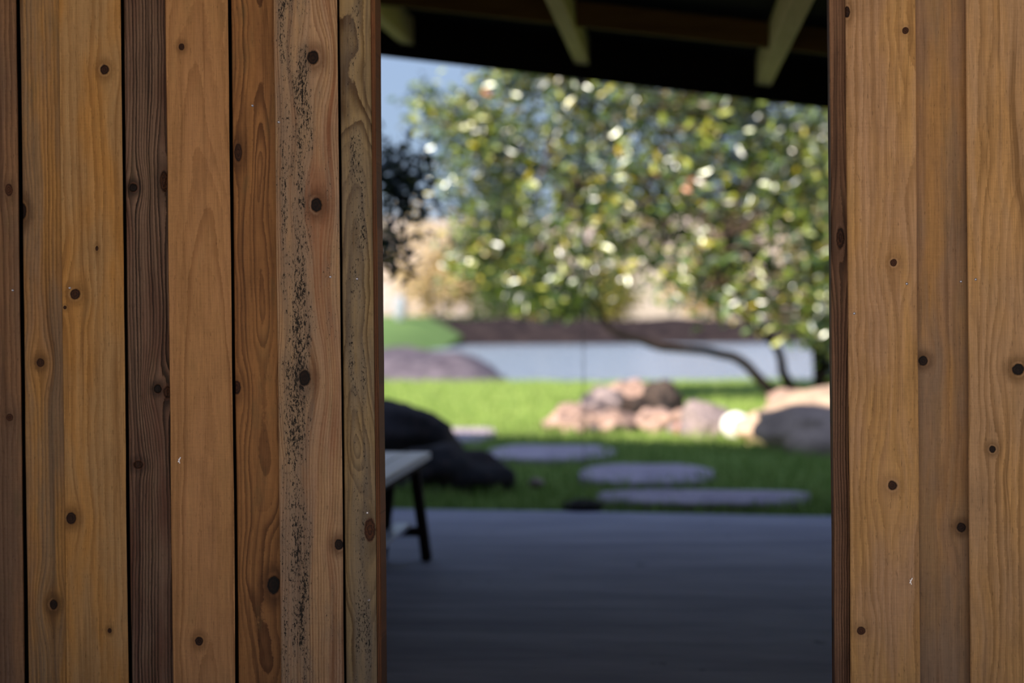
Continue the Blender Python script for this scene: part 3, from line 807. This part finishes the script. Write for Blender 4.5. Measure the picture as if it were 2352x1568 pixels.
# crown lobes: centre, radii, number of twig clusters
LOBES = [((-2.3, 16.9, 3.38), (0.70, 0.9, 0.45), 30), ((-1.6, 16.8, 4.05), (0.85, 0.9, 0.45), 36), ((-2.2, 16.8, 2.75), (0.55, 0.8, 0.6), 30), ((-1.9, 16.7, 2.1), (0.6, 0.7, 0.45), 26),
 ((-1.0, 16.8, 3.3), (0.8, 1.0, 0.8), 52), ((-0.9, 16.7, 2.3), (0.7, 0.8, 0.55), 34), ((0.0, 16.7, 3.7), (1.0, 1.0, 0.7), 60), ((0.0, 16.6, 2.6), (0.8, 0.9, 0.6), 40),
 ((1.0, 16.8, 3.4), (0.9, 1.0, 0.9), 66), ((1.2, 16.8, 2.4), (0.8, 0.9, 0.6), 46), ((2.0, 16.9, 2.8), (0.9, 1.0, 1.2), 50), ((1.65, 16.8, 1.55), (0.45, 0.7, 0.45), 26),
 ((0.5, 16.6, 1.85), (0.7, 0.7, 0.35), 24), ((-1.2, 16.9, 1.55), (0.7, 0.5, 0.22), 15), ((-0.5, 16.8, 1.85), (0.6, 0.6, 0.25), 12), ((0.9, 16.5, 1.35), (0.5, 0.5, 0.25), 12), ((1.9, 17.1, 0.95), (0.35, 0.5, 0.35), 14),
 ((-2.35, 16.6, 1.85), (0.3, 0.4, 0.3), 12), ((-1.75, 16.5, 1.52), (0.35, 0.4, 0.22), 10), ((0.3, 16.6, 1.5), (0.8, 0.5, 0.3), 14), ((1.5, 16.6, 1.15), (0.4, 0.5, 0.3), 14), ((-2.9, 16.8, 3.62), (0.22, 0.4, 0.2), 5),
 ((-1.1, 17.2, 5.1), (1.2, 1.2, 0.7), 50), ((0.6, 17.2, 5.5), (1.4, 1.2, 0.9), 65), ((2.4, 17.2, 4.9), (1.3, 1.2, 1.1), 60)]  # unseen upper lobes added to cut low sky light on the slab
cent = []
for c, r, n_ in LOBES:
    for _ in range(int(n_ * 1.8)):
        d = rng.normal(0, 1, 3); d /= np.linalg.norm(d)
        cent.append(np.array(c) + d * np.array(r) * rng.random() ** 0.45)
# twigs reach from the limbs to the clusters
tw = MB()
for c in cent:
    t = min(tips, key=lambda p: (p - Vector(c)).length)
    a, b_ = t - mo, Vector(c) - mo
    if (b_ - a).length < 0.1: continue
    mid_ = (a + b_) / 2 + Vector((0, 0, -0.06))
    tw.tube([a, mid_, b_], [.011, .008, .004], 5)
tw.build('twigs', bark('sunlit_twig_bark', lin(112, 92, 82), lin(66, 52, 46)), mag)['kind'] = 'stuff'  # twigs paler than the limbs, sunlight put into the colour
fr = leaf_frames(cent, 15, 0.14, rng, 0.35)
fr = [(o - np.array(mo), d, nn) for o, d, nn in fr]
fr.sort(key=lambda q: q[0][1] + (0 if q[0][0] < 0.7 else 5))
near, rest = fr[:300], fr[300:]
foliage('foliage', rest, 0.10, 0.175, MAG, mag, rng)
lme = mesh_py('leaf', (LEAF * 0.145).tolist(), [(0, 3, 2, 1), (0, 5, 4, 3)]); lme.materials.append(MAG)
for o, d, nn in near:
    lo_ = bpy.data.objects.new('leaf', lme); COL.objects.link(lo_); lo_.parent = mag
    s_ = np.cross(d, nn); k = 0.85 + 0.35 * rng.random()
    lo_.matrix_local = Matrix(((s_[0] * k, d[0] * k, nn[0] * k, o[0]), (s_[1] * k, d[1] * k, nn[1] * k, o[1]), (s_[2] * k, d[2] * k, nn[2] * k, o[2]), (0, 0, 0, 1)))

def tree(name, label, base, crown, leaves, size, mat, barkm, seed, per=14, spread=0.2, r0=0.12, group=None, up=0.4):
    """crown: list of (centre, radii, clusters)"""
    rg = np.random.default_rng(seed)
    t = empty(name, base); tag(t, label, 'tree', group); o = Vector(base)
    cs = []
    c0 = Vector(crown[0][0])
    limb('trunk', [(0, 0, -0.2), tuple((c0 - o) * 0.5 + Vector((0.05, 0, 0))), tuple((c0 - o) * 0.98)], r0, r0 * 0.35, barkm, t)
    for k, (c, r, n_) in enumerate(crown):
        if k: limb('branch', [tuple((c0 - o) * 0.55), tuple(((c0 - o) * 0.6 + (Vector(c) - o) * 0.4)), tuple(Vector(c) - o)], r0 * 0.45, r0 * 0.15, barkm, t, 6)
        for _ in range(n_):
            d = rg.normal(0, 1, 3); d /= np.linalg.norm(d)
            cs.append(np.array(c) + d * np.array(r) * rg.random() ** 0.5 - np.array(base))
    foliage('foliage', leaf_frames(cs, per, spread, rg, up), size[0], size[1], mat, t, rg)
    return t

DARKLEAF = leaf_mat('dark_evergreen_leaf', [(0.0, lin(20, 34, 24)), (0.4, lin(28, 44, 30)), (0.75, lin(40, 54, 32))], 0.25, 0.6, 0.1)
tree('evergreen_tree', 'dark small leaved evergreen tree overhanging the left of the lawn', (-2.75, 9.3, 0), [((-2.5, 9.3, 2.0), (0.55, 0.4, 0.5), 90), ((-1.86, 9.25, 2.10), (0.24, 0.35, 0.18), 60), ((-1.72, 9.2, 1.90), (0.22, 0.25, 0.12), 40), ((-1.90, 9.3, 1.62), (0.17, 0.3, 0.24), 50), ((-3.3, 9.5, 3.1), (0.75, 0.7, 0.9), 110)], 14, (0.06, 0.10), DARKLEAF, BARK, 3, 6, 0.08, 0.07)  # last crown lobe is unseen, added to block sky on the left
PALE = leaf_mat('pale_leaf', [(0.0, lin(176, 170, 112)), (0.4, lin(200, 192, 146)), (0.7, lin(150, 152, 84)), (0.9, lin(214, 206, 180))], 0.5, 0.3, 0.3)
tree('pale_tree', 'tall pale yellow-green tree at the upper right behind the magnolia', (3.7, 23.2, -0.03), [((3.2, 23.2, 3.9), (1.5, 1.2, 1.2), 150), ((2.4, 23.2, 3.5), (1.0, 1.0, 0.95), 90), ((4.0, 23.2, 4.7), (1.2, 1.2, 1.0), 80), ((2.8, 23.2, 2.5), (1.0, 0.9, 0.6), 60)], 14, (0.07, 0.12), PALE, BARK, 4, 18, 0.16, 0.13)
OLIVE = leaf_mat('olive_leaf', [(0.0, lin(112, 112, 52)), (0.4, lin(146, 138, 72)), (0.75, lin(96, 100, 44))], 0.6, 0.2, 0.25)
DGREEN = leaf_mat('deep_green_leaf', [(0.0, lin(58, 76, 36)), (0.4, lin(80, 96, 44)), (0.75, lin(44, 60, 30))], 0.6, 0.2, 0.2)
YEL = leaf_mat('yellow_leaf', [(0.0, lin(170, 150, 66)), (0.4, lin(186, 166, 92)), (0.75, lin(140, 128, 58))], 0.6, 0.2, 0.3)
BARE = leaf_mat('tan_twig_leaf', [(0.0, lin(196, 170, 130)), (0.4, lin(210, 184, 146)), (0.75, lin(170, 148, 104))], 0.7, 0.1, 0.3)
G = 'trees across the pond'
def far(label, x, y, z0, h, w, mat, seed):
    tree('far_tree', label, (x, y, z0), [((x, y, z0 + h * 0.56), (w, w, h * 0.40), 70), ((x + w * .4, y, z0 + h * 0.42), (w * .8, w * .8, h * 0.3), 34), ((x - w * .4, y, z0 + h * 0.40), (w * .8, w * .8, h * 0.3), 34)], 14, (0.22, 0.42), mat, BARK, seed, 16, 0.35, 0.14, G)
far('pale tan tree across the pond, leftmost of the far trees', -12.8, 74, -0.35, 8.0, 2.3, BARE, 41)
far('yellowish olive tree across the pond above the green meadow', -11.3, 78.5, -0.3, 6.9, 1.9, OLIVE, 42)
far('deep green bush across the pond, left of the yellow one', -8.5, 72, -0.35, 5.4, 1.4, DGREEN, 43)
far('yellow bush across the pond between two green ones', -7.6, 78, -0.3, 5.2, 1.0, YEL, 44)
far('deep green bush across the pond, right of the yellow one', -5.4, 72, -0.35, 4.4, 1.2, DGREEN, 45)
far('olive bush across the pond under the long magnolia limb', -3.6, 78, -0.3, 4.3, 1.4, OLIVE, 46)
far('tan tree across the pond seen through the magnolia limbs', 2.0, 76, -0.2, 5.6, 2.2, BARE, 47)
far('pale tan tree across the pond at the far right', 8.2, 82, 0.0, 6.2, 2.4, BARE, 48)
rock('standing_stone', 'whitish standing stone in the far meadow on the left', 'rock', (-12.1, 62, 1.35), (0.28, 0.26, 0.62), 51.0, rock_mat('pale_grey_stone', lin(150, 156, 162), lin(130, 138, 146), lin(112, 118, 124)), 0, 0.15)
